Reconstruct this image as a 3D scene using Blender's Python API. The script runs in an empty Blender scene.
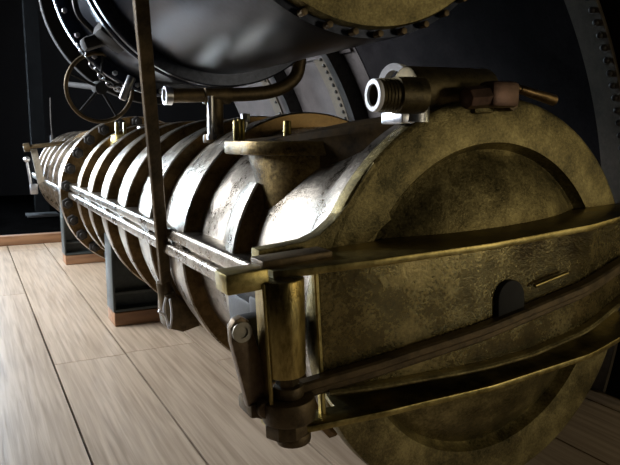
import bpy, bmesh, math, random
from math import pi, sin, cos, radians
from mathutils import Vector as V, Matrix
random.seed(7)
C = bpy.context.scene.collection
Z0 = 0.5                       # the tube axis runs 0.5 m above the floor
FLOOR = -0.5                   # floor height, measured from the tube axis

# ------------------------------------------------------------ materials
def nodes(name):
    m = bpy.data.materials.new(name); m.use_nodes = True
    nt = m.node_tree; b = nt.nodes['Principled BSDF']
    return m, nt, b
def metal(name, c1, c2, rough=(.3, .55), metallic=1.0, scale=14, bump=.25, c3=None, stretch=(1, 1, 1), fine=90, lo=.35, hi=.68):
    m, nt, b = nodes(name); N, L = nt.nodes, nt.links
    tc = N.new('ShaderNodeTexCoord'); mp = N.new('ShaderNodeMapping'); mp.inputs['Scale'].default_value = stretch
    L.new(tc.outputs['Object'], mp.inputs['Vector'])
    n1 = N.new('ShaderNodeTexNoise'); n1.inputs['Scale'].default_value = scale; n1.inputs['Detail'].default_value = 8; n1.inputs['Roughness'].default_value = .65
    n2 = N.new('ShaderNodeTexNoise'); n2.inputs['Scale'].default_value = fine; n2.inputs['Detail'].default_value = 5; n2.inputs['Roughness'].default_value = .7
    L.new(mp.outputs[0], n1.inputs['Vector']); L.new(mp.outputs[0], n2.inputs['Vector'])
    cr = N.new('ShaderNodeValToRGB'); e = cr.color_ramp.elements
    e[0].position = lo; e[0].color = (*c1, 1); e[1].position = hi; e[1].color = (*c2, 1)
    if c3:
        x = cr.color_ramp.elements.new((lo + hi) / 2); x.color = (*c3, 1)
    mix = N.new('ShaderNodeMath'); mix.operation = 'MULTIPLY_ADD'; mix.inputs[1].default_value = .35
    L.new(n2.outputs['Fac'], mix.inputs[0]); 
    sc = N.new('ShaderNodeMath'); sc.operation = 'MULTIPLY'; sc.inputs[1].default_value = .65
    L.new(n1.outputs['Fac'], sc.inputs[0]); L.new(sc.outputs[0], mix.inputs[2])
    L.new(mix.outputs[0], cr.inputs[0]); L.new(cr.outputs[0], b.inputs['Base Color'])
    mr = N.new('ShaderNodeMapRange'); mr.inputs['From Min'].default_value = .3; mr.inputs['From Max'].default_value = .7
    mr.inputs['To Min'].default_value = rough[0]; mr.inputs['To Max'].default_value = rough[1]
    L.new(mix.outputs[0], mr.inputs['Value']); L.new(mr.outputs[0], b.inputs['Roughness'])
    b.inputs['Metallic'].default_value = metallic
    bp = N.new('ShaderNodeBump'); bp.inputs['Strength'].default_value = bump; bp.inputs['Distance'].default_value = .004
    L.new(mix.outputs[0], bp.inputs['Height']); L.new(bp.outputs[0], b.inputs['Normal'])
    return m
M = {}
M['bronze'] = metal('tube_bronze', (.13, .105, .075), (.56, .51, .44), (.20, .42), scale=12, bump=.6, fine=150, lo=.38, hi=.62)
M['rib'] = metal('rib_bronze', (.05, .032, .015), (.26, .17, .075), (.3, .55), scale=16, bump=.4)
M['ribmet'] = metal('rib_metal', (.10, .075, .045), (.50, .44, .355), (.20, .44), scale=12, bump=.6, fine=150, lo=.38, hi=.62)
M['casing'] = metal('casing_bronze', (.006, .0045, .002), (.055, .034, .013), (.6, .8), scale=12, bump=.6, metallic=0)
M['door'] = metal('door_bronze', (.04, .033, .012), (.36, .30, .13), (.36, .62), scale=13, bump=.7, c3=(.16, .128, .052), metallic=.85, fine=190, lo=.38, hi=.64)
M['strap'] = metal('strap_brass', (.10, .075, .022), (.50, .40, .15), (.25, .5), scale=18, bump=.35)
M['brass'] = metal('old_brass', (.22, .15, .04), (.70, .52, .18), (.22, .42), scale=22, bump=.3)
M['iron'] = metal('brown_iron', (.04, .028, .014), (.17, .12, .06), (.4, .65), scale=24, bump=.5, metallic=.75)
M['dark'] = metal('dark_iron', (.014, .013, .012), (.06, .055, .05), (.4, .65), scale=20, bump=.4, metallic=.7)
M['blue'] = metal('blue_grey_steel', (.016, .019, .028), (.042, .048, .068), (.27, .33), scale=80, bump=.01, metallic=.8)
M['link'] = metal('link_iron', (.09, .06, .038), (.24, .175, .105), (.4, .6), scale=24, bump=.5, metallic=.8)
M['web'] = metal('web_bronze', (.05, .035, .015), (.36, .28, .115), (.17, .36), scale=9, bump=.5, c3=(.17, .135, .055), metallic=.95, fine=190, lo=.38, hi=.64)
M['dull'] = metal('dull_beige_metal', (.20, .18, .14), (.42, .38, .30), (.4, .6), scale=24, bump=.3, metallic=.6)
M['post'] = metal('post_brass', (.10, .07, .02), (.55, .42, .15), (.22, .45), scale=16, bump=.5, fine=150, lo=.38, hi=.64, stretch=(1, 1, .35))
M['hullstrap'] = metal('hull_strap', (.055, .045, .032), (.14, .115, .08), (.45, .7), scale=12, bump=.4, metallic=.3)
M['cone'] = metal('trunk_brass', (.035, .025, .012), (.33, .23, .085), (.3, .55), scale=15, bump=.6, fine=150, lo=.4, hi=.66)
M['matte'] = metal('far_dark_floor', (.0015, .0015, .0015), (.004, .004, .004), (.95, 1), scale=5, bump=.1, metallic=0)
M['matte'].node_tree.nodes['Principled BSDF'].inputs['IOR'].default_value = 1.0
M['chest'] = metal('chest_bronze', (.02, .015, .007), (.13, .10, .045), (.4, .6), scale=20, bump=.5, metallic=.8)
M['hullshade'] = metal('hull_plate_shade', (.006, .0055, .006), (.022, .020, .021), (.7, .9), scale=7, bump=.4, metallic=0)
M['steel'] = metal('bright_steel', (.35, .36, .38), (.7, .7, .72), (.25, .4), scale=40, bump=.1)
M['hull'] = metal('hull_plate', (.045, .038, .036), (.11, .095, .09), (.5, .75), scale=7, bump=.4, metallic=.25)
M['cradle'] = metal('cradle_paint', (.02, .025, .024), (.055, .065, .062), (.4, .6), scale=15, bump=.3, metallic=.3)
M['green'] = metal('grey_column_paint', (.004, .0045, .005), (.009, .010, .011), (.7, .9), scale=10, bump=.2, metallic=0)
M['white'] = metal('white_plastic', (.7, .7, .72), (.85, .85, .87), (.3, .4), scale=10, bump=.02, metallic=0)
M['black'] = metal('plain_black', (.004, .004, .004), (.010, .009, .008), (.75, .9), scale=20, bump=.1, metallic=0)
M['wall'] = metal('wall_dark', (.004, .004, .005), (.010, .010, .012), (.8, .95), scale=3, bump=.1, metallic=0)
for k_ in ('hullshade', 'green', 'casing'): M[k_].node_tree.nodes['Principled BSDF'].inputs['Specular IOR Level'].default_value = .03

def wood(name, c1, c2, stretch, rough=(.35, .55), plank=False, bump=.12):
    m, nt, b = nodes(name); N, L = nt.nodes, nt.links
    tc = N.new('ShaderNodeTexCoord'); mp = N.new('ShaderNodeMapping'); mp.inputs['Scale'].default_value = stretch
    src = tc.outputs['Object']
    if plank:
        at = N.new('ShaderNodeAttribute'); at.attribute_name = 'plank_tone'
        ad = N.new('ShaderNodeVectorMath'); ad.operation = 'ADD'
        sc = N.new('ShaderNodeVectorMath'); sc.operation = 'SCALE'; sc.inputs['Scale'].default_value = 9.0
        L.new(at.outputs['Color'], sc.inputs[0]); L.new(sc.outputs[0], ad.inputs[0]); L.new(src, ad.inputs[1]); src = ad.outputs[0]
    L.new(src, mp.inputs['Vector'])
    n1 = N.new('ShaderNodeTexNoise'); n1.inputs['Scale'].default_value = 6; n1.inputs['Detail'].default_value = 7; n1.inputs['Distortion'].default_value = .5
    wv = N.new('ShaderNodeTexWave'); wv.wave_type = 'RINGS'; wv.inputs['Scale'].default_value = 2.2; wv.inputs['Distortion'].default_value = 5; wv.inputs['Detail'].default_value = 3
    L.new(mp.outputs[0], n1.inputs['Vector']); L.new(mp.outputs[0], wv.inputs['Vector'])
    mx = N.new('ShaderNodeMath'); mx.operation = 'MULTIPLY_ADD'; mx.inputs[1].default_value = .06 if plank else .3
    hs = N.new('ShaderNodeMath'); hs.operation = 'MULTIPLY'; hs.inputs[1].default_value = .94 if plank else .7
    L.new(n1.outputs['Fac'], hs.inputs[0]); L.new(wv.outputs['Fac'], mx.inputs[0]); L.new(hs.outputs[0], mx.inputs[2])
    cr = N.new('ShaderNodeValToRGB'); e = cr.color_ramp.elements
    e[0].position = .30; e[0].color = (*c1, 1); e[1].position = .62; e[1].color = (*c2, 1)
    L.new(mx.outputs[0], cr.inputs[0])
    col = cr.outputs[0]
    if plank:
        mm = N.new('ShaderNodeMix'); mm.data_type = 'RGBA'; mm.blend_type = 'MULTIPLY'; mm.inputs['Factor'].default_value = 1
        mr = N.new('ShaderNodeMapRange'); mr.inputs['To Min'].default_value = .86; mr.inputs['To Max'].default_value = 1.06
        L.new(at.outputs['Fac'], mr.inputs['Value']); L.new(col, mm.inputs['A']); L.new(mr.outputs[0], mm.inputs['B']); col = mm.outputs['Result']
    L.new(col, b.inputs['Base Color'])
    r = N.new('ShaderNodeMapRange'); r.inputs['To Min'].default_value = rough[0]; r.inputs['To Max'].default_value = rough[1]
    L.new(n1.outputs['Fac'], r.inputs['Value']); L.new(r.outputs[0], b.inputs['Roughness'])
    bp = N.new('ShaderNodeBump'); bp.inputs['Strength'].default_value = bump; bp.inputs['Distance'].default_value = .002
    L.new(mx.outputs[0], bp.inputs['Height']); L.new(bp.outputs[0], b.inputs['Normal'])
    return m
M['floor'] = wood('oak_floorboards', (.27, .20, .135), (.47, .37, .27), (13, .45, 1), (.30, .45), True, .3)
M['block'] = wood('pine_block', (.17, .08, .035), (.27, .14, .065), (.8, 5, 5), (.5, .7))

# ------------------------------------------------------------ mesh helpers (all coordinates measured from the tube axis)
def orient(d):
    d = V(d).normalized()
    return d.to_track_quat('Z', 'Y').to_matrix().to_4x4()
def box(bm, c, s, bev=0.0, rot=None, seg=2):
    t = bmesh.new(); bmesh.ops.create_cube(t, size=1)
    bmesh.ops.scale(t, vec=V(s), verts=t.verts)
    if bev: bmesh.ops.bevel(t, geom=t.edges[:], offset=bev, segments=seg, affect='EDGES', profile=.5)
    if rot is not None: bmesh.ops.transform(t, matrix=rot, verts=t.verts)
    bmesh.ops.translate(t, vec=V(c), verts=t.verts); merge(bm, t)
def merge(bm, t):
    me = bpy.data.meshes.new('tmp'); t.to_mesh(me); t.free(); bm.from_mesh(me); bpy.data.meshes.remove(me)
def cyl(bm, a, b, r1, r2=None, n=32, bev=0.0):
    a, b = V(a), V(b); r2 = r1 if r2 is None else r2
    t = bmesh.new(); bmesh.ops.create_cone(t, cap_ends=True, segments=n, radius1=r1, radius2=r2, depth=(b - a).length)
    if bev:
        es = [e for e in t.edges if any(len(f.verts) > 4 for f in e.link_faces)]
        bmesh.ops.bevel(t, geom=es, offset=bev, segments=2, affect='EDGES', profile=.5)
    bmesh.ops.transform(t, matrix=Matrix.Translation((a + b) / 2) @ orient(b - a), verts=t.verts); merge(bm, t)
def sphere(bm, c, r, s=(1, 1, 1), n=24):
    t = bmesh.new(); bmesh.ops.create_uvsphere(t, u_segments=n, v_segments=n // 2, radius=r)
    bmesh.ops.scale(t, vec=V(s), verts=t.verts); bmesh.ops.translate(t, vec=V(c), verts=t.verts); merge(bm, t)
def lathe(bm, prof, c=(0, 0, 0), axis=(0, 1, 0), n=128, closed=True, a0=0, a1=2 * pi):
    """prof = [(r, h)] revolved about an axis through c; closed joins the last point to the first"""
    t = bmesh.new(); full = abs(a1 - a0 - 2 * pi) < 1e-6; rows = []
    m = n if full else n + 1
    for k in range(m):
        a = a0 + (a1 - a0) * k / n
        rows.append([t.verts.new((r * cos(a), r * sin(a), h)) for r, h in prof])
    P = len(prof)
    for k in range(n):
        A, B = rows[k], rows[(k + 1) % m]
        for i in range(P if closed else P - 1):
            j = (i + 1) % P
            try: t.faces.new((A[i], B[i], B[j], A[j]))
            except ValueError: pass
    if not full and closed:
        t.faces.new(rows[0]); t.faces.new(rows[-1][::-1])
    bmesh.ops.remove_doubles(t, verts=t.verts, dist=1e-6)
    bmesh.ops.recalc_face_normals(t, faces=t.faces)
    if tuple(axis) == (0, 1, 0):                 # x stays x, local z -> y, local y -> z
        R = Matrix(((1, 0, 0, 0), (0, 0, 1, 0), (0, 1, 0, 0), (0, 0, 0, 1)))
        bmesh.ops.transform(t, matrix=R, verts=t.verts); bmesh.ops.reverse_faces(t, faces=t.faces)
    else: bmesh.ops.transform(t, matrix=orient(axis), verts=t.verts)
    bmesh.ops.translate(t, vec=V(c), verts=t.verts); merge(bm, t)
def ring(bm, r0, r1, y0, y1, b=.004, c=(0, 0, 0), n=128, axis=(0, 1, 0)):
    lathe(bm, [(r0, y0), (r1 - b, y0), (r1, y0 + b), (r1, y1 - b), (r1 - b, y1), (r0, y1)], c, axis, n)
def sweep(bm, pts, sec, up=(0, 0, 1), closed=False):
    """a section [(side, up)] carried along a path"""
    pts = [V(p) for p in pts]; n = len(pts); t = bmesh.new(); rows = []; u0 = V(up)
    for i, p in enumerate(pts):
        a = pts[(i - 1) % n] if (closed or i > 0) else p; b = pts[(i + 1) % n] if (closed or i < n - 1) else p
        d = (b - a).normalized(); s = d.cross(u0).normalized(); u = s.cross(d)
        rows.append([t.verts.new(p + s * x + u * y) for x, y in sec])
    P = len(sec)
    for i in range(n if closed else n - 1):
        A, B = rows[i], rows[(i + 1) % n]
        for k in range(P): t.faces.new((A[k], A[(k + 1) % P], B[(k + 1) % P], B[k]))
    if not closed: t.faces.new(rows[0][::-1]); t.faces.new(rows[-1])
    bmesh.ops.recalc_face_normals(t, faces=t.faces); merge(bm, t)
def circ(r, n=12): return [(r * cos(2 * pi * k / n), r * sin(2 * pi * k / n)) for k in range(n)]
def rect(w, h, b=.002):
    w, h = w / 2, h / 2
    return [(-w + b, -h), (w - b, -h), (w, -h + b), (w, h - b), (w - b, h), (-w + b, h), (-w, h - b), (-w, -h + b)]
def smooth_path(pts, k=8):
    pts = [V(p) for p in pts]; out = []
    for i in range(len(pts) - 1):
        p0 = pts[max(i - 1, 0)]; p1 = pts[i]; p2 = pts[i + 1]; p3 = pts[min(i + 2, len(pts) - 1)]
        for j in range(k):
            t = j / k
            out.append(.5 * ((2 * p1) + (p2 - p0) * t + (2 * p0 - 5 * p1 + 4 * p2 - p3) * t * t + (3 * p1 - p0 - 3 * p2 + p3) * t ** 3))
    out.append(pts[-1]); return out
def prism(bm, poly, z0, z1, bev=0.0):
    """plan outline (x, y) raised from z0 to z1"""
    t = bmesh.new(); lo = [t.verts.new((x, y, z0)) for x, y in poly]; hi = [t.verts.new((x, y, z1)) for x, y in poly]; n = len(poly)
    t.faces.new(lo[::-1]); t.faces.new(hi)
    for i in range(n): t.faces.new((lo[i], lo[(i + 1) % n], hi[(i + 1) % n], hi[i]))
    bmesh.ops.recalc_face_normals(t, faces=t.faces)
    if bev:
        es = [e for e in t.edges if abs(e.verts[0].co.z - e.verts[1].co.z) < 1e-6]
        bmesh.ops.bevel(t, geom=es, offset=bev, segments=2, affect='EDGES', profile=.5)
    merge(bm, t)
def slab(bm, poly, y0, y1, bev=0.0):
    """front outline (x, z) given depth from y0 to y1"""
    t = bmesh.new(); prism(t, [(x, -z) for x, z in poly], y0, y1, bev)
    bmesh.ops.transform(t, matrix=Matrix(((1, 0, 0, 0), (0, 0, 1, 0), (0, -1, 0, 0), (0, 0, 0, 1))), verts=t.verts)
    bmesh.ops.recalc_face_normals(t, faces=t.faces); merge(bm, t)

# ------------------------------------------------------------ object helpers
ORG = {}
def root(name, loc, label, cat, group=None):
    o = bpy.data.objects.new(name, None); C.objects.link(o); o.empty_display_size = .1
    o.location = (loc[0], loc[1], loc[2] + Z0); ORG[o] = V(loc); props(o, label, cat, group); return o
def props(o, label=None, cat=None, group=None, kind=None):
    if label: o['label'] = label
    if cat: o['category'] = cat
    if group: o['group'] = group
    if kind: o['kind'] = kind
def obj(name, bm, mat, parent=None, origin=None, label=None, angle=35):
    w = V(origin) if origin is not None else (ORG[parent] if parent is not None else V((0, 0, 0)))
    me = bpy.data.meshes.new(name)
    bmesh.ops.translate(bm, vec=-w, verts=bm.verts); bm.to_mesh(me); bm.free()
    me.materials.append(M[mat] if isinstance(mat, str) else mat)
    for p in me.polygons: p.use_smooth = True
    me.set_sharp_from_angle(angle=radians(angle))
    o = bpy.data.objects.new(name, me); C.objects.link(o); ORG[o] = w
    if parent is not None:
        o.parent = parent; o.location = w - ORG[parent]
    else: o.location = (w.x, w.y, w.z + Z0)
    if label: o['label'] = label
    return o
def copy_part(src, parent, offset=(0, 0, 0)):
    c = src.copy(); C.objects.link(c); c.parent = parent; c.location = src.location + V(offset); ORG[c] = ORG[src] + V(offset)
    for ch in src.children:
        d = ch.copy(); C.objects.link(d); d.parent = c; ORG[d] = ORG[ch] + V(offset)
    return c
B = bmesh.new

# ------------------------------------------------------------ the setting
def struct(name, bm, mat, origin=(0, 0, 0)):
    o = obj(name, bm, mat, None, origin); o['kind'] = 'structure'; return o
bm = B(); tone = bm.verts.layers.float_color.new('plank_tone')
xs = [-3.3]
base = [-.865, -.595, -.345, -.075, .215, .52, .815]
left = [-.865 - .275 * k for k in range(9, 0, -1)]; right = [.815 + .28 * k for k in range(1, 10)]
xs = left + base + right
for i in range(len(xs) - 1):
    x0, x1 = xs[i], xs[i + 1]
    joints = {-.345: [1.515], -.595: [1.50, 4.1], -.865: [2.7]}.get(round(x0, 3), [random.uniform(-3, 7)])
    joints = [j for j in joints if j < 4.3]; ys = [-4.2] + joints + [4.47]
    for a, b in zip(ys[:-1], ys[1:]):
        t = B(); g = .0034
        bmesh.ops.create_cube(t, size=1); bmesh.ops.scale(t, vec=(x1 - x0 - 2 * g, b - a - g, .03), verts=t.verts)
        bmesh.ops.translate(t, vec=((x0 + x1) / 2, (a + b) / 2, FLOOR - .015), verts=t.verts)
        ly = t.verts.layers.float_color.new('plank_tone'); q = random.random()
        for v in t.verts: v[ly] = (q, q * .37 + .2, (q * 7.1) % 1, 1)
        merge(bm, t)
struct('floor', bm, 'floor')
bm = B(); box(bm, (0, 2.5, FLOOR - .05), (7, 13.6, .03)); struct('trim_1', bm, 'black')  # dark underlay below the board gaps
bm = B(); box(bm, (0, 6.9, FLOOR - .02), (7, 4.8, .03)); struct('trim_2', bm, 'matte')   # black floor past the boards, the back's darkness put into its colour
X0, X1, Y0, Y1, H = -2.3, 3.3, -4.1, 9.1, 2.7
BW = (-2.2, -1.05, .0, 1.9)        # window opening in the back wall: x0, x1, z0, z1
bm = B()
box(bm, ((X0 - .1 + BW[0]) / 2, Y1 + .05, (FLOOR + H) / 2), (BW[0] - X0 + .1, .1, H - FLOOR + .1)); box(bm, ((3.4 + BW[1]) / 2, Y1 + .05, (FLOOR + H) / 2), (3.4 - BW[1], .1, H - FLOOR + .1))
box(bm, ((BW[0] + BW[1]) / 2, Y1 + .05, (FLOOR + BW[2]) / 2), (BW[1] - BW[0], .1, BW[2] - FLOOR)); box(bm, ((BW[0] + BW[1]) / 2, Y1 + .05, (H + BW[3]) / 2), (BW[1] - BW[0], .1, H - BW[3]))
struct('wall_back', bm, 'wall')
bm = B(); zm = (BW[2] + BW[3]) / 2; xm = (BW[0] + BW[1]) / 2
for x in (BW[0] + .03, BW[1] - .03, xm): box(bm, (x, Y1 + .04, zm), (.05, .06, BW[3] - BW[2]), .004)
for z in (BW[2] + .03, BW[3] - .03): box(bm, (xm, Y1 + .04, z), (BW[1] - BW[0] - .12, .06, .05), .004)
struct('window_3', bm, 'white')
bm = B(); box(bm, (0, Y0 - .05, (FLOOR + H) / 2), (6.8, .1, H - FLOOR + .1)); struct('wall_front', bm, 'wall')
bm = B(); box(bm, (X1 + .05, 2.5, (FLOOR + H) / 2), (.1, 13.2, H - FLOOR + .1)); struct('wall_right', bm, 'wall')
bm = B(); box(bm, (0, 2.5, H + .05), (6.8, 13.4, .1)); struct('ceiling', bm, 'wall')
WIN = [(1.9, 3.0), (3.3, 4.4)]; WZ = (.35, 2.1)
bm = B(); ycuts = [Y0] + [v for w in WIN for v in w] + [Y1]
for a, b in zip(ycuts[0::2], ycuts[1::2]): box(bm, (X0 - .05, (a + b) / 2, (FLOOR + H) / 2), (.1, b - a, H - FLOOR + .1))
for a, b in WIN:
    box(bm, (X0 - .05, (a + b) / 2, (FLOOR + WZ[0]) / 2), (.1, b - a, WZ[0] - FLOOR)); box(bm, (X0 - .05, (a + b) / 2, (H + WZ[1]) / 2), (.1, b - a, H - WZ[1]))
struct('wall_left', bm, 'wall')
for k, (a, b) in enumerate(WIN):
    bm = B(); ym = (a + b) / 2; zm = (WZ[0] + WZ[1]) / 2
    for y in (a + .03, b - .03): box(bm, (X0 - .04, y, zm), (.07, .06, WZ[1] - WZ[0]), .004)
    for z in (WZ[0] + .03, WZ[1] - .03): box(bm, (X0 - .04, ym, z), (.07, b - a - .12, .06), .004)
    box(bm, (X0 - .04, ym, zm), (.04, .035, WZ[1] - WZ[0] - .12)); box(bm, (X0 - .04, ym, zm), (.035, b - a - .12, .03))
    struct('window_%d' % (k + 1), bm, 'white')

# ------------------------------------------------------------ lower torpedo tube
T = root('torpedo_tube', (0, 1.5, FLOOR), 'large ribbed bronze torpedo tube with round breech door, lying across the wooden floor', 'torpedo tube')
RB, RR = .318, .363
# near faces of ribs and flange: brown bronze, with shade put into the colour
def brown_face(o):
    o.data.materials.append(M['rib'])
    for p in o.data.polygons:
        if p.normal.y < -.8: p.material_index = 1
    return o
# barrel
bm = B()
lathe(bm, [(.27, .032), (.352, .035), (.354, .065), (.345, .085), (.330, .12), (.322, .17), (RB, .22), (RB, 2.70), (.33, 2.72), (.27, 2.72)], n=160)
obj('barrel', bm, 'bronze', T)
# ribs with a gentle taper behind, sharp face in front
rb = None
for k in range(7):
    y = .36 + .336 * k
    if k == 1: continue
    if rb is None:
        prof_rib = [(-.01, 0), (.036, 0), (.040, .004), (.040, .05), (.030, .15), (.016, .25), (-.01, .31)]
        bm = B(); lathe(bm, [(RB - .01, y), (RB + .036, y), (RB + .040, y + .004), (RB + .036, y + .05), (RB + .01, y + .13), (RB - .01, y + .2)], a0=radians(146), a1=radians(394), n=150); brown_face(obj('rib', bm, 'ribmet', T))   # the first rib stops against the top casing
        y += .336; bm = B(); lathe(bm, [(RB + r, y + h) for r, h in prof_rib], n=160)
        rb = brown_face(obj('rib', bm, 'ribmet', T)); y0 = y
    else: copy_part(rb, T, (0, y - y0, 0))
# long side joint between the ribs
for s in (-1, 1):
    bm = B()
    for zc, w, h in ((.040, .058, .034), (-.002, .064, .034)):
        box(bm, (s * (RB + .016), 1.45, zc), (w, 2.48, h), .010, seg=4)
    box(bm, (s * (RB + .006), 1.45, .019), (.04, 2.46, .03))
    obj('side_joint', bm, 'bronze', T)
# bolted flange
bm = B()
ring(bm, .30, .405, 2.70, 2.745, .005, n=160); ring(bm, .30, .40, 2.755, 2.80, .005, n=160); ring(bm, .30, .36, 2.74, 2.76, .001)
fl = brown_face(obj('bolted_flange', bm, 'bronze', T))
nb = 26
b0 = None
for k in range(nb):
    a = 2 * pi * (k + .5) / nb; R_ = .375
    bm = B(); c = V((R_ * cos(a), 2.70, R_ * sin(a)))
    cyl(bm, c, c + V((0, -.036, 0)), .029, n=6, bev=.003); cyl(bm, c + V((0, -.036, 0)), c + V((0, -.055, 0)), .015, n=12, bev=.002)
    obj('flange_bolt', bm, 'dark', fl)
# far barrel
bm = B()
pr = [(.25, 2.8), (.345, 2.8), (.345, 2.84), (.325, 2.87)]
pr += [(.325, 4.75), (.315, 4.95), (.25, 5.0)]
lathe(bm, pr, n=128); fb = obj('forward_barrel', bm, 'bronze', T)
f0 = None
for k in range(7):
    y = 2.98 + .27 * k
    if f0 is None:
        bm = B(); lathe(bm, [(.31, y), (.343, y), (.345, y + .004), (.345, y + .03), (.325, y + .06), (.31, y + .06)], n=128); f0 = obj('band', bm, 'bronze', fb); yy = y
    else: copy_part(f0, fb, (0, y - yy, 0))
for s in (-1,):
    bm = B(); box(bm, (s * .33, 3.85, -.01), (.05, 2.1, .04), .006); obj('side_joint', bm, 'bronze', T)
# lever gear on the forward barrel
lg = None
bm = B(); slab(bm, [(-.425, .21), (-.385, .215), (-.345, -.01), (-.39, -.03)], 4.0, 4.035, .003); lg = obj('lever_bracket', bm, 'dull', T)
bm = B(); cyl(bm, (-.455, 3.99, .225), (-.16, 4.02, .26), .015, n=16, bev=.003); cyl(bm, (-.47, 3.99, .222), (-.43, 3.99, .228), .03, n=20, bev=.004); cyl(bm, (-.2, 4.02, .256), (-.14, 4.02, .262), .024, n=16); obj('crank_rod', bm, 'iron', lg)
bm = B(); cyl(bm, (-.455, 4.0, .14), (-.43, 4.0, -.09), .009, n=12); sphere(bm, (-.455, 4.0, .145), .022); box(bm, (-.42, 4.0, -.06), (.05, .04, .07), .006); obj('push_rod', bm, 'steel', lg)
bm = B(); sweep(bm, smooth_path([(-.18, 3.6, .27), (-.14, 3.5, .31), (-.05, 3.35, .335), (.05, 3.2, .34)]), rect(.05, .03, .004)); obj('drain_elbow', bm, 'iron', T)
# cap on top
bm = B(); cyl(bm, (-.165, 2.3, .245), (-.165, 2.3, .305), .05, .045, n=28, bev=.004); cp = obj('filling_cap', bm, 'strap', T)
for dx in (-.018, .018):
    bm = B(); box(bm, (-.165 + dx, 2.3, .332), (.014, .03, .062), .004); obj('lug', bm, 'strap', cp)
bm = B(); box(bm, (-.10, 2.12, .325), (.05, .05, .035), .005); obj('sight_block', bm, 'steel', T)

# funnel trunk
FX, FY = -.185, .43
bm = B(); prof = []
t = B(); n = 64; rows = []
for h, (cx, cy, rx, ry) in ((.270, (-.165, .385, .132, .165)), (.24, (-.17, .375, .124, .145)), (.21, (-.175, .365, .116, .125)), (.18, (-.18, .355, .106, .105)), (.12, (-.182, .350, .098, .09))):
    rows.append([t.verts.new((cx + rx * cos(2 * pi * k / n), cy + ry * sin(2 * pi * k / n), h)) for k in range(n)])
for A_, B_ in zip(rows[:-1], rows[1:]):
    for k in range(n): t.faces.new((A_[k], A_[(k + 1) % n], B_[(k + 1) % n], B_[k]))
t.faces.new(rows[0]); t.faces.new(rows[-1][::-1]); bmesh.ops.recalc_face_normals(t, faces=t.faces); merge(bm, t)
tr = obj('vent_trunk', bm, 'cone', T)
bm = B(); poly = []
for k in range(48):
    a = 2 * pi * k / 48; poly.append((FX + .03 + .19 * cos(a), .39 + .18 * sin(a)))
poly = [(x if x > FX - .145 else FX - .145, y) for x, y in poly]
prism(bm, poly, .256, .284, .004); obj('flange_plate', bm, 'cone', tr)
for x, y, h in ((-.312, FY + .0, .045), (-.298, FY + .012, .048), (-.205, FY - .02, .045)):
    bm = B(); cyl(bm, (x, y, .275), (x, y, .281 + h), .0085, n=14, bev=.002); obj('stud', bm, 'strap', tr)

# casing over the breech ring carrying the valve chest
bm = B(); t = B(); rows = []
for y, xt, zt, xb, zb, zc in ((.048, -.155, .325, -.152, .265, .345), (.12, -.195, .316, -.19, .245, .345), (.25, -.235, .303, -.215, .215, .335), (.34, -.25, .294, -.230, .185, .325), (.44, -.26, .286, -.225, .175, .31), (.56, -.26, .286, -.20, .19, .30)):
    w = xt - xb
    pts = [(0, .22), (xb + .03, zb - .04), (xb, zb), (xb + w * .30, zb + (zt - zb) * .40), (xb + w * .65, zb + (zt - zb) * .72), (xt, zt - .016), (xt + .002, zt - .003), (xt + .012, zt), (xt * .6, zt + (zc - zt) * .6), (0, zc), (.12, zc - .01), (.17, zt - .02), (.17, .24)]
    rows.append([t.verts.new((x, y, z)) for x, z in pts])
for A_, B_ in zip(rows[:-1], rows[1:]):
    for k in range(len(A_)): t.faces.new((A_[k], A_[(k + 1) % len(A_)], B_[(k + 1) % len(A_)], B_[k]))
t.faces.new(rows[0]); t.faces.new(rows[-1][::-1]); bmesh.ops.recalc_face_normals(t, faces=t.faces); merge(bm, t)
obj('top_casing', bm, 'casing', T)

# valve chest
bm = B()
cyl(bm, (-.175, .03, .368), (.0, .03, .372), .038, n=28, bev=.006); box(bm, (-.085, .045, .365), (.15, .08, .072), .018, seg=3)
vc = obj('valve_chest', bm, 'chest', T)
bm = B(); lathe(bm, [(.016, 0), (.023, 0), (.025, .004), (.025, .035), (.029, .037), (.029, .085), (.016, .085)], (-.252, .0, .355), (1, -.06, .02), 40)
for k in range(5): lathe(bm, [(.024, .008 + k * .006), (.0265, .010 + k * .006), (.024, .012 + k * .006)], (-.252, .0, .355), (1, -.06, .02), 40)
ps = obj('pipe_stub', bm, 'chest', vc)
bm = B(); lathe(bm, [(.0175, -.004), (.0245, -.004), (.0255, -.002), (.0255, .003), (.0175, .003)], (-.252, .0, .355), (1, -.06, .02), 40); obj('rim_ring', bm, 'white', ps, label='bright machined pipe rim')
bm = B(); lathe(bm, [(.001, .03), (.017, .03), (.017, .04), (.001, .04)], (-.252, .0, .355), (1, .06, .02), 24); obj('pipe_bore', bm, 'brass', ps)
bm = B(); cyl(bm, (-.165, .02, .315), (-.165, .02, .36), .030, .026, n=24); box(bm, (-.175, .03, .322), (.05, .06, .02), .003); obj('chest_foot', bm, 'steel', vc)
bm = B(); lathe(bm, [(.020, -.008), (.032, -.008), (.032, .008), (.020, .008)], (-.150, .09, .385), (1, .3, 0), 32); obj('back_ring', bm, 'white', vc)
bm = B(); cyl(bm, (-.105, -.04, .352), (-.01, -.04, .362), .018, n=8, bev=.003); box(bm, (-.035, -.04, .360), (.06, .04, .042), .008); obj('gland_nut', bm, M.setdefault('copper', metal('copper_brown', (.06, .035, .025), (.17, .10, .07), (.4, .6), scale=20, metallic=.8)), vc)
bm = B(); cyl(bm, (-.01, -.03, .376), (.05, -.03, .368), .006, n=14); cyl(bm, (.02, -.03, .372), (.105, -.03, .355), .0075, .010, n=16, bev=.002); obj('handle_rod', bm, 'rib', vc)
bm = B(); cyl(bm, (-.005, -.045, .345), (-.005, -.01, .345), .011, n=16, bev=.002); obj('pivot_stub', bm, 'iron', vc)

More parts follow.
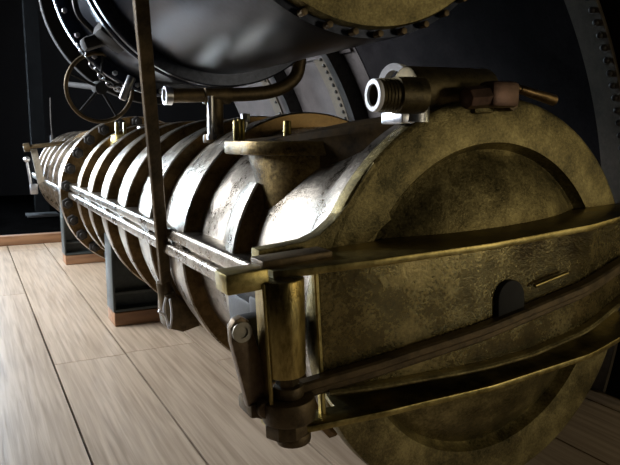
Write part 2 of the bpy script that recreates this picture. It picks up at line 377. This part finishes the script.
# ------------------------------------------------------------ breech door (a part with its own pieces, tilted slightly about the axis)
TILT = Matrix.Rotation(radians(-3.4), 4, 'Y')
def dobj(name, bm, mat, parent, label=None):
    bmesh.ops.transform(bm, matrix=TILT, verts=bm.verts); return obj(name, bm, mat, parent, label=label)
bm = B()
lathe(bm, [(.0001, -.062), (.06, -.060), (.12, -.052), (.17, -.039), (.21, -.022), (.24, -.005), (.260, .010), (.270, .014), (.277, .006), (.282, -.004), (.352, -.006), (.359, -.002), (.361, .004), (.361, .022), (.357, .030), (.30, .030), (.26, .04), (.15, .07), (.0001, .08)], n=160, closed=False)
D = dobj('breech_door', bm, 'door', T)
# web of metal spreading from the rim to the hinge side
bm = B(); slab(bm, [(-.255, .252), (-.274, .229), (-.290, .207), (-.306, .184), (-.327, .163), (-.351, .145), (-.375, .136), (-.452, .128), (-.452, .106), (-.30, .10), (-.22, .16)], -.0058, .024, .002)
obj('hinge_web', bm, 'door', D)
# locking lug at the top of the rim
bm = B(); box(bm, (-.02, .0, .352), (.045, .03, .04), .006); dobj('rim_lug', bm, 'door', D)
def fy(x):   # plan curve of the strap's front edge
    pts = [(-.50, -.075), (-.42, -.103), (-.30, -.122), (-.12, -.140), (.10, -.134), (.28, -.095), (.38, -.055), (.45, -.02)]
    if x <= pts[0][0]: return pts[0][1]
    for (a, b), (c, d) in zip(pts[:-1], pts[1:]):
        if x <= c:
            k = (x - a) / (c - a); k = k * k * (3 - 2 * k) * .3 + k * .7
            return b + (d - b) * k
    return pts[-1][1]
ZT, ZL = .142, -.084
N_ = 60
def plate(xa, xb, z0, z1, back, off=0.0, bev=.002):
    X = [xa + (xb - xa) * k / N_ for k in range(N_ + 1)]
    f = [(x, fy(x) + off) for x in X]; g = [(x, back(x)) for x in X[::-1]]
    b_ = B(); prism(b_, f + g, z0, z1, bev); return b_
bk = lambda x: max(fy(x) + .052, .0 if abs(x) < .36 else fy(x) + .052)
bm = plate(-.46, .44, ZT - .011, ZT, lambda x: max(fy(x) + .05, -.004) if abs(x) < .355 else fy(x) + .05)
box(bm, (-.498, -.072, ZT - .008), (.06, .045, .028), .003); us = dobj('upper_strap', bm, 'strap', D)
bm = B(); box(bm, (-.41, -.045, ZT + .004), (.11, .045, .012), .003); dobj('strap_lug', bm, 'iron', us)
bm = plate(-.47, .44, ZL - .010, ZL, lambda x: max(fy(x) + .05, .0) if abs(x) < .355 else fy(x) + .05); ls = dobj('lower_strap', bm, 'strap', D)
# curved web between the straps
X = [-.385 + .80 * k / N_ for k in range(N_ + 1)]
bm = B(); t = B(); rows = []
RIDGE = [(-.40, -.047), (-.30, -.053), (-.18, -.058), (-.02, -.062), (.13, -.048), (.28, -.025), (.45, .0)]
def rz(x):
    for (a, b), (c, d) in zip(RIDGE[:-1], RIDGE[1:]):
        if x <= c: return b + (d - b) * (x - a) / (c - a)
    return RIDGE[-1][1]
for x in X:
    f, zb = fy(x) + .030, rz(x)
    rows.append([t.verts.new(p) for p in ((x, f, ZT - .009), (x, f, zb), (x, f + .014, zb), (x, f + .014, ZT - .009))])
for A_, B_ in zip(rows[:-1], rows[1:]):
    for k in range(4): t.faces.new((A_[k], A_[(k + 1) % 4], B_[(k + 1) % 4], B_[k]))
t.faces.new(rows[0]); t.faces.new(rows[-1][::-1]); bmesh.ops.recalc_face_normals(t, faces=t.faces); merge(bm, t)
web = dobj('curved_web', bm, 'web', D)
bm = B(); sweep(bm, [(-.389, fy(-.389) + .034, ZL), (-.389, fy(-.389) + .034, ZT - .011)], rect(.008, .012, .002), up=(0, 1, 0)); dobj('web_edge', bm, 'strap', D)
# diagonal arm and lower ridge across the web
bm = B(); zz = lambda x: -.078 + (x + .445) * .155 + .02 * sin(pi * (x + .445) / .9)
pa = [(-.445 + .87 * k / 40, fy(-.445 + .87 * k / 40) + .018, -.033 + (k / 40) * .100) for k in range(41)]
sweep(bm, pa, rect(.022, .015, .003))
sweep(bm, [(p[0], p[1] + .01, p[2] - .012) for p in pa], rect(.02, .02, .003))
arm = dobj('diagonal_arm', bm, 'iron', D)
bm = B(); pa = [(-.385 + .8 * k / 40, fy(-.385 + .8 * k / 40) + .022, rz(-.385 + .8 * k / 40)) for k in range(41)]
sweep(bm, pa, rect(.02, .009, .003)); dobj('lower_ridge', bm, 'door', D)
# port as a solid plug, its inner shade painted black, and a small catch bar
px = -.062
bm = B(); cz = .040; yy_ = fy(px) + .022
slab(bm, [(px + .028 * cos(a_), cz + .03 * sin(a_)) for a_ in [pi * k / 14 for k in range(15)]] + [(px - .028, cz - .03), (px + .028, cz - .03)], yy_ - .002, yy_ + .02, .002)
dobj('web_port', bm, 'black', D, 'arched port plug, inner shade painted black')
bm = B(); sweep(bm, [(-.01, fy(0) + .02, .052), (.03, fy(.03) + .018, .058), (.065, fy(.07) + .018, .062)], circ(.0035)); dobj('catch_bar', bm, 'strap', D)

# hinge post between the straps
HX, HY = -.447, -.085
bm = B(); cyl(bm, (HX - .002, HY, -.006), (HX, HY, ZT - .012), .0285, .0315, n=40, bev=.003); sweep(bm, [(HX - .03, HY + .002, -.04), (HX - .03, HY + .002, ZT - .014)], rect(.006, .03, .002), up=(0, 1, 0)); hp = dobj('hinge_post', bm, 'post', T)
bm = B(); cyl(bm, (HX, HY, -.022), (HX, HY, -.002), .0165, n=6, bev=.002); cyl(bm, (HX + .001, HY, -.040), (HX + .001, HY, -.022), .0215, n=28, bev=.004); dobj('locking_nut', bm, 'iron', hp)
bm = B(); cyl(bm, (HX, HY + .002, -.073), (HX, HY + .002, -.040), .038, n=36, bev=.004); box(bm, (HX - .03, HY + .03, -.052), (.05, .05, .022), .005); dobj('collar', bm, 'iron', hp)
bm = B(); cyl(bm, (HX - .006, HY, -.093), (HX - .006, HY, -.072), .031, n=8, bev=.003); cyl(bm, (HX + .004, HY, -.108), (HX + .004, HY, -.092), .025, n=24, bev=.004); dobj('bottom_nut', bm, 'iron', hp)
# link arm to the left of the hinge post
bm = B()
lp = [(-.520, .070), (-.513, .080), (-.503, .083), (-.493, .076), (-.489, .06), (-.462, -.035), (-.460, -.052), (-.468, -.066), (-.482, -.070), (-.497, -.062), (-.503, -.045), (-.520, .05)]
slab(bm, lp, -.075, -.058, .003); lk = dobj('link_arm', bm, 'link', T)
bm = B(); lathe(bm, [(.008, -.079), (.014, -.079), (.014, -.072), (.008, -.072)], (-.505, 0, .063), n=24); lathe(bm, [(.0, -.0765), (.009, -.0765), (.009, -.074), (.0, -.074)], (-.505, 0, .063), n=24); dobj('upper_eye', bm, 'dull', lk)
bm = B(); cyl(bm, (-.481, -.088, -.050), (-.481, -.035, -.050), .013, n=20, bev=.002); dobj('lower_pin', bm, 'link', lk)
bm = B(); box(bm, (-.43, .0, .02), (.05, .05, .13), .008); box(bm, (-.40, .10, .0), (.05, .2, .10), .008); box(bm, (-.46, -.03, .045), (.06, .03, .05), .005); dobj('hinge_bracket', bm, 'dark', T)
bm = B(); lathe(bm, [(.30, .09), (.357, .09), (.367, .10), (.367, .20), (.357, .215), (.30, .22)], a0=radians(168), a1=radians(222), n=40); obj('hinge_pad', bm, 'rib', T)

# ------------------------------------------------------------ stay bar in front of the ribs
S = root('stay_bar', (-.33, .98, -.25), 'long flat brass-brown bar slanting down in front of the ribbed tube to a forked foot', 'bar')
d0, d1 = V((-.340, .93, -.13)), V((-.535, .36, .80))
bm = B(); sweep(bm, [d0, d0.lerp(d1, .5), d1], rect(.014, .032, .002), up=(.95, .35, 0)); obj('bar', bm, 'iron', S)
bm = B(); cyl(bm, (-.348, .93, -.11), (-.325, .94, -.20), .020, .030, n=20, bev=.004)
slab(bm, [(-.35, -.15), (-.325, -.14), (-.27, -.19), (-.25, -.25), (-.30, -.262), (-.345, -.245), (-.352, -.2)], .90, .99, .008); obj('forked_foot', bm, 'iron', S)
bm = B(); sweep(bm, smooth_path([(-.353, .885, -.15), (-.360, .885, -.18), (-.354, .885, -.21), (-.345, .885, -.24), (-.338, .885, -.20), (-.342, .885, -.155)], 6), circ(.0032, 8), up=(0, 1, 0))
sweep(bm, [(-.375, .885, -.185), (-.358, .885, -.20)], circ(.004, 8), up=(0, 1, 0)); obj('tie', bm, 'white', S, label='white plastic tie')

# ------------------------------------------------------------ cradles and their wooden blocks
def cradle(y, label, blabel):
    r = root('cradle', (0, y, FLOOR + .06), label, 'cradle', 'steel cradles under the tube')
    bm = B(); w, zt, zb = .305, -.115, FLOOR + .062
    arc = [(.335 * cos(a), .335 * sin(a)) for a in [radians(204 + (336 - 204) * k / 30) for k in range(31)]]
    slab(bm, [(-w, zb), (-w, zt)] + arc + [(w, zt), (w, zb)], y + .03, y + .05, .0); obj('web_plate', bm, 'cradle', r)
    for s in (-1, 1):
        bm = B(); box(bm, (s * (w + .004), y + .04, (zt + zb) / 2), (.010, .14, zt - zb), .002); obj('end_plate', bm, 'cradle', r)
    bm = B(); box(bm, (0, y + .04, zb + .006), (2 * w - .002, .14, .012), .002); box(bm, (0, y + .012, zb + .075), (2 * w - .002, .035, .012), .002); obj('base_plate', bm, 'cradle', r)
    bm = B(); box(bm, (0, y + .045, FLOOR + .03), (.622, .15, .058), .004); b = obj('wooden_block', bm, 'block', None, (0, y + .045, FLOOR)); props(b, blabel, 'block', 'wooden blocks under the cradles')
cradle(1.90, 'dark steel cradle under the tube nearest the slanting bar', 'orange-brown wooden block under the near cradle, beside the bar foot')
cradle(3.42, 'dark steel cradle under the tube just beyond the bolted flange', 'orange-brown wooden block under the cradle beyond the bolted flange')

# ------------------------------------------------------------ upper torpedo tube
UX, UZ = -.20, .785
U = root('torpedo_tube', (UX, .8, UZ - .36), 'upper blue-grey smooth torpedo tube hanging above the ribbed tube, with bolted brass end', 'torpedo tube')
uc = (UX, 0, UZ)
bm = B(); lathe(bm, [(.25, .12), (.325, .12), (.327, .14), (.327, .82), (.25, .82)], uc, n=160); obj('near_barrel', bm, 'blue', U)
bm = B(); ring(bm, .25, .36, .82, .845, .004, uc, 160); ring(bm, .25, .335, .845, .875, .002, uc); ring(bm, .25, .36, .875, .90, .004, uc, 160); obj('middle_flange', bm, 'blue', U)
bm = B(); lathe(bm, [(.25, .9), (.335, .9), (.335, .955), (.32, .965), (.32, 1.30), (.25, 1.3)], uc, n=160); obj('rear_barrel', bm, 'blue', U)
bm = B(); ring(bm, .25, .362, 1.30, 1.335, .005, uc, 160); fl2 = obj('rear_flange', bm, 'blue', U)
bm = B(); ring(bm, .25, .30, 1.335, 1.50, .003, uc); obj('forward_barrel', bm, 'black', U)
bm = B(); ring(bm, .20, .375, 1.50, 1.54, .003, uc, 160); obj('end_plate', bm, 'black', U)
for k in range(28):
    a = 2 * pi * (k + .5) / 28
    if sin(a) > .3: continue
    c = V((UX + .345 * cos(a), 1.30, UZ + .345 * sin(a))); bm = B(); cyl(bm, c, c + V((0, -.014, 0)), .0085, n=6, bev=.001); obj('flange_bolt', bm, 'steel', fl2)
# bolted end of the upper tube
bm = B(); lathe(bm, [(.0001, .06), (.10, .062), (.20, .072), (.26, .088), (.285, .096), (.30, .094), (.308, .096), (.311, .102), (.311, .125), (.0001, .125)], uc, n=160, closed=False); ue = obj('end_cover', bm, 'door', U)
for k in range(40):
    a = 2 * pi * (k + .5) / 40
    if sin(a) > -.55: continue
    c = V((UX + .319 * cos(a), .118, UZ + .319 * sin(a))); bm = B(); cyl(bm, c, c + V((0, -.018, 0)), .0065, n=6, bev=.001); obj('cover_bolt', bm, 'iron', ue)
bm = B(); a = radians(232); c = V((UX + .322 * cos(a), .10, UZ + .322 * sin(a))); sphere(bm, c, .014, n=16); cyl(bm, c, c + V((0, .1, .02)), .007, n=10); obj('drain_knob', bm, 'brass', U)
# clamp lever on the rear barrel
bm = B(); box(bm, (-.43, 1.02, .580), (.095, .12, .085), .02, Matrix.Rotation(radians(35), 4, 'Y')); box(bm, (-.47, 1.08, .56), (.09, .07, .035), .01, Matrix.Rotation(radians(-20), 4, 'Y')); sphere(bm, (-.425, .95, .60), .018, n=14)
cl = obj('clamp', bm, 'black', U)
bm = B(); cyl(bm, (-.385, 1.2, .405), (-.352, 1.2, .475), .011, .014, n=16, bev=.003); obj('grip', bm, 'steel', cl)
bm = B(); sweep(bm, smooth_path([(-.455, 1.1, .57), (-.515, 1.1, .63), (-.52, 1.1, .70), (-.49, 1.1, .715), (-.455, 1.1, .66), (-.43, 1.1, .61)], 8), circ(.008, 10), up=(0, 1, 0)); obj('loop_handle', bm, 'dark', cl)
# hand wheel hanging below
W = root('hand_wheel', (-.43, 1.3, .446), 'thin-rimmed metal hand wheel hanging beneath the upper tube at the left', 'wheel')
ax = V((-.15, 1, .1)).normalized(); bm = B(); t = B(); q = orient(ax)
path = [V((-.43, 1.3, .446)) + (q @ V((.105 * cos(2 * pi * k / 64), .105 * sin(2 * pi * k / 64), 0))) for k in range(64)]
sweep(bm, path, circ(.0065, 12), up=ax, closed=True); obj('rim', bm, 'iron', W)
for k in range(5):
    a = 2 * pi * k / 5 + .4; e = V((-.43, 1.3, .446)) + (q @ V((.103 * cos(a), .103 * sin(a), 0))); bm = B(); cyl(bm, (-.43, 1.3, .446), e, .005, .0035, n=10); obj('spoke', bm, 'black', W)
bm = B(); c = V((-.43, 1.3, .446)); cyl(bm, c - ax * .015, c + ax * .03, .02, n=20, bev=.003); cyl(bm, c + ax * .02, c + ax * .34, .009, n=12); obj('hub', bm, 'black', W)
bm = B(); t0 = smooth_path([(-.49, 1.28, .565), (-.455, 1.27, .51), (-.42, 1.26, .465), (-.385, 1.25, .44), (-.35, 1.25, .445)], 3)
for i, p in enumerate(t0[:-1]):
    d = (t0[i + 1] - p).normalized(); up = V((0, 1, 0)) if i % 2 else V((0, 0, 1)); s = d.cross(up).normalized()
    sweep(bm, [p + d * .012 * cos(2 * pi * k / 16) + s * .007 * sin(2 * pi * k / 16) for k in range(16)], circ(.0022, 6), up=d.cross(s), closed=True)
ch = obj('chain', bm, 'steel', None, (-.42, 1.26, .465)); props(ch, 'short steel chain dangling from the upper tube across the hand wheel', 'chain')

# ------------------------------------------------------------ pipework between the tubes
P = root('pipe_run', (-.175, .95, .27), 'dark brass pipe with a tee curving between the lower and upper tubes', 'pipe')
bm = B(); sweep(bm, smooth_path([(-.31, .95, .406), (-.22, .95, .41), (-.06, .95, .418), (.03, .95, .436), (.085, .95, .475), (.10, .95, .53)]), circ(.020, 16), up=(0, 1, 0)); obj('curved_pipe', bm, 'iron', P)
bm = B(); cyl(bm, (-.175, .95, .41), (-.175, .95, .275), .024, n=24); cyl(bm, (-.175, .95, .30), (-.175, .95, .275), .036, n=24, bev=.003); cyl(bm, (-.21, .95, .411), (-.13, .95, .413), .027, n=24, bev=.003); obj('tee_leg', bm, 'iron', P)
bm = B(); lathe(bm, [(.018, 0), (.026, 0), (.026, .02), (.018, .02)], (-.322, .95, .406), (1, 0, 0), 28); obj('end_ring', bm, 'steel', P)
bm = B(); cyl(bm, (-.205, .90, .285), (-.205, .90, .405), .009, n=14); cyl(bm, (-.205, .90, .285), (-.205, .90, .30), .014, n=6); obj('steel_rod', bm, 'steel', P)
bm = B(); cyl(bm, (-.03, .93, .505), (-.03, .96, .505), .02, n=20, bev=.003); cyl(bm, (-.03, .93, .505), (.065, .93, .515), .006, .008, n=12); cyl(bm, (-.07, .93, .50), (-.03, .93, .505), .016, n=8); obj('cock_handle', bm, 'brass', P)
bm = B(); cyl(bm, (-.175, .72, .33), (-.175, .72, .352), .012, n=6, bev=.002); cyl(bm, (-.175, .72, .29), (-.175, .72, .335), .007, n=12)
obj('relief_valve', bm, 'steel', T)

# ------------------------------------------------------------ hull section around the tubes
hx, hz, HR = -.33, -.05, 1.30
Hh = root('hull_section', (.9, 1.8, FLOOR), 'dark riveted curved plating of a hull section behind the tubes, at the right', 'hull')
A0, A1 = radians(-20), radians(78)
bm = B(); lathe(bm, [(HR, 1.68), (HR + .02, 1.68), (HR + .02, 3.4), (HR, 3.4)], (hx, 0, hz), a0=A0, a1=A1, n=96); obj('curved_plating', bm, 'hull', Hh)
bm = B(); lathe(bm, [(HR + .004, .30), (HR + .02, .30), (HR + .02, 1.679), (HR + .004, 1.679)], (hx, 0, hz), a0=A0, a1=A1, n=96); obj('curved_plating', bm, 'hullshade', Hh, label='near plating with shade put into its dark colour')  # near plates blackened, the dark behind the tubes put into their colour
for y, w, nr in ((.47, .10, 26), (2.02, .10, 28), (2.75, .10, 14)):
    bm = B(); lathe(bm, [(HR - .01, y - w / 2), (HR + .002, y - w / 2), (HR + .002, y + w / 2), (HR - .01, y + w / 2)], (hx, 0, hz), a0=A0, a1=A1, n=96)
    sp = obj('butt_strap', bm, 'hullstrap', Hh)
    for k in range(nr):
        a = radians(8) + radians(44) * (k + .5) / nr; bm = B(); sphere(bm, (hx + (HR - .011) * cos(a), y - w * .28, hz + (HR - .011) * sin(a)), .010, n=10)
        obj('rivet', bm, 'dark', sp)
for y in (1.80, 2.45):
    bm = B(); lathe(bm, [(HR - .075, y), (HR + .002, y), (HR + .002, y + .02), (HR - .06, y + .02), (HR - .06, y + .05), (HR - .075, y + .05)], (hx, 0, hz), a0=A0, a1=A1, n=96); obj('hull_frame', bm, 'dark', Hh)
bm = B(); a = radians(36)
sweep(bm, [(hx + (HR - .008) * cos(a), 1.70 + 1.6 * k / 10, hz + (HR - .008) * sin(a)) for k in range(11)], rect(.09, .012, .003), up=(cos(a), 0, sin(a)))
st = obj('stringer_plate', bm, 'hull', Hh)
a = radians(36)
for k in range(24):
    bm = B(); sphere(bm, (hx + (HR - .016) * cos(a), 1.75 + 1.5 * k / 23, hz + (HR - .016) * sin(a)), .011, n=10); obj('rivet', bm, 'dark', st)

# ------------------------------------------------------------ things at the back
bm = B(); box(bm, (-.75, 4.42, FLOOR + .035), (1.5, .10, .068), .004); o = obj('timber_beam', bm, 'block', None, (-.75, 4.42, FLOOR)); props(o, 'low brown timber lying across the floor at the far left', 'timber')
r = root('steel_column', (-.28, 6.2, FLOOR), 'grey upright steel column in the dark at the far left', 'column')
bm = B(); box(bm, (-.17, 6.2, 1.0), (.13, .02, 2.9)); box(bm, (-.17, 6.3, 1.0), (.13, .02, 2.9)); box(bm, (-.17, 6.25, 1.0), (.02, .1, 2.9)); obj('column_shaft', bm, 'green', r)
bm = B(); box(bm, (-.17, 6.25, FLOOR + .015), (.3, .3, .02), .003); obj('base_plate', bm, 'black', r)
bm = B(); sweep(bm, smooth_path([(-.17, 5.0, .30), (-.175, 5.0, .42), (-.17, 5.0, .62)]), circ(.008, 8), up=(0, 1, 0)); cyl(bm, (-.17, 5.0, .26), (-.17, 5.0, .31), .02, n=12)
obj('standing_rod', bm, 'dark', T)

# ------------------------------------------------------------ camera
f = 650.0; vx, vy = -35.0, 138.0
Yc = V((vx - 310, 232.5 - vy, -f)).normalized(); p = math.atan((232.5 - vy) / f)
Zc = V((0, cos(p), sin(p))); Zc = (Zc - Yc * Yc.dot(Zc)).normalized(); Xc = Yc.cross(Zc)
cd = bpy.data.cameras.new('camera'); cam = bpy.data.objects.new('camera', cd); C.objects.link(cam)
cd.sensor_width = 36; cd.sensor_fit = 'HORIZONTAL'; cd.lens = f / 620 * 36; cd.clip_start = .02
Rw = Matrix((Xc, Yc, Zc)).to_4x4()
cam.matrix_world = Matrix.Translation((-.81802, -.86238, .28945 + Z0)) @ Rw
bpy.context.scene.camera = cam

# ------------------------------------------------------------ light
def area(name, loc, tgt, sx, sy, power, col, spread=180):
    l = bpy.data.lights.new(name, 'AREA'); l.shape = 'RECTANGLE'; l.size = sx; l.size_y = sy; l.energy = power; l.color = col; l.spread = radians(spread)
    o = bpy.data.objects.new(name, l); C.objects.link(o); o.location = (loc[0], loc[1], loc[2] + Z0)
    o.rotation_euler = (V(tgt) - V(loc)).to_track_quat('-Z', 'Y').to_euler(); return o
for k, (a, b) in enumerate(WIN):
    area('window_daylight', (X0 - .15, (a + b) / 2, (WZ[0] + WZ[1]) / 2), (0, (a + b) / 2 - .6, .6), WZ[1] - WZ[0], b - a, 215, (.90, .94, 1.0))
area('window_daylight', ((BW[0] + BW[1]) / 2, Y1 + .2, (BW[2] + BW[3]) / 2), (-.4, 2, .2), BW[1] - BW[0], BW[3] - BW[2], 75, (.68, .84, 1.0), 80)
area('warm_lamp', (1.1, -1.9, .30), (.0, 0, 0), .3, .3, 8, (1.0, .86, .60))
area('warm_lamp', (2.7, -1.15, .55), (.1, -.1, 0), .25, 1.0, 5, (1.0, .84, .46))  # upright warm light added for the yellow highlight on the web
area('web_sheen_light', (1.75, -2.75, -.1), (-.15, -.1, 0), .12, .35, 2.2, (.6, .78, 1.0))  # added cool light for the blue sheen on the web, no opening there
area('warm_lamp', (-1.9, -1.6, 1.9), (-.4, .4, -.3), .35, .35, 1.0, (1.0, .82, .6))
w = bpy.data.worlds.new('world'); bpy.context.scene.world = w; w.use_nodes = True
w.node_tree.nodes['Background'].inputs['Color'].default_value = (.6, .75, 1, 1); w.node_tree.nodes['Background'].inputs['Strength'].default_value = 1.0
vs = bpy.context.scene.view_settings; vs.view_transform = 'Standard'; vs.look = 'None'; vs.gamma = 1; vs.exposure = 0; vs.use_curve_mapping = False
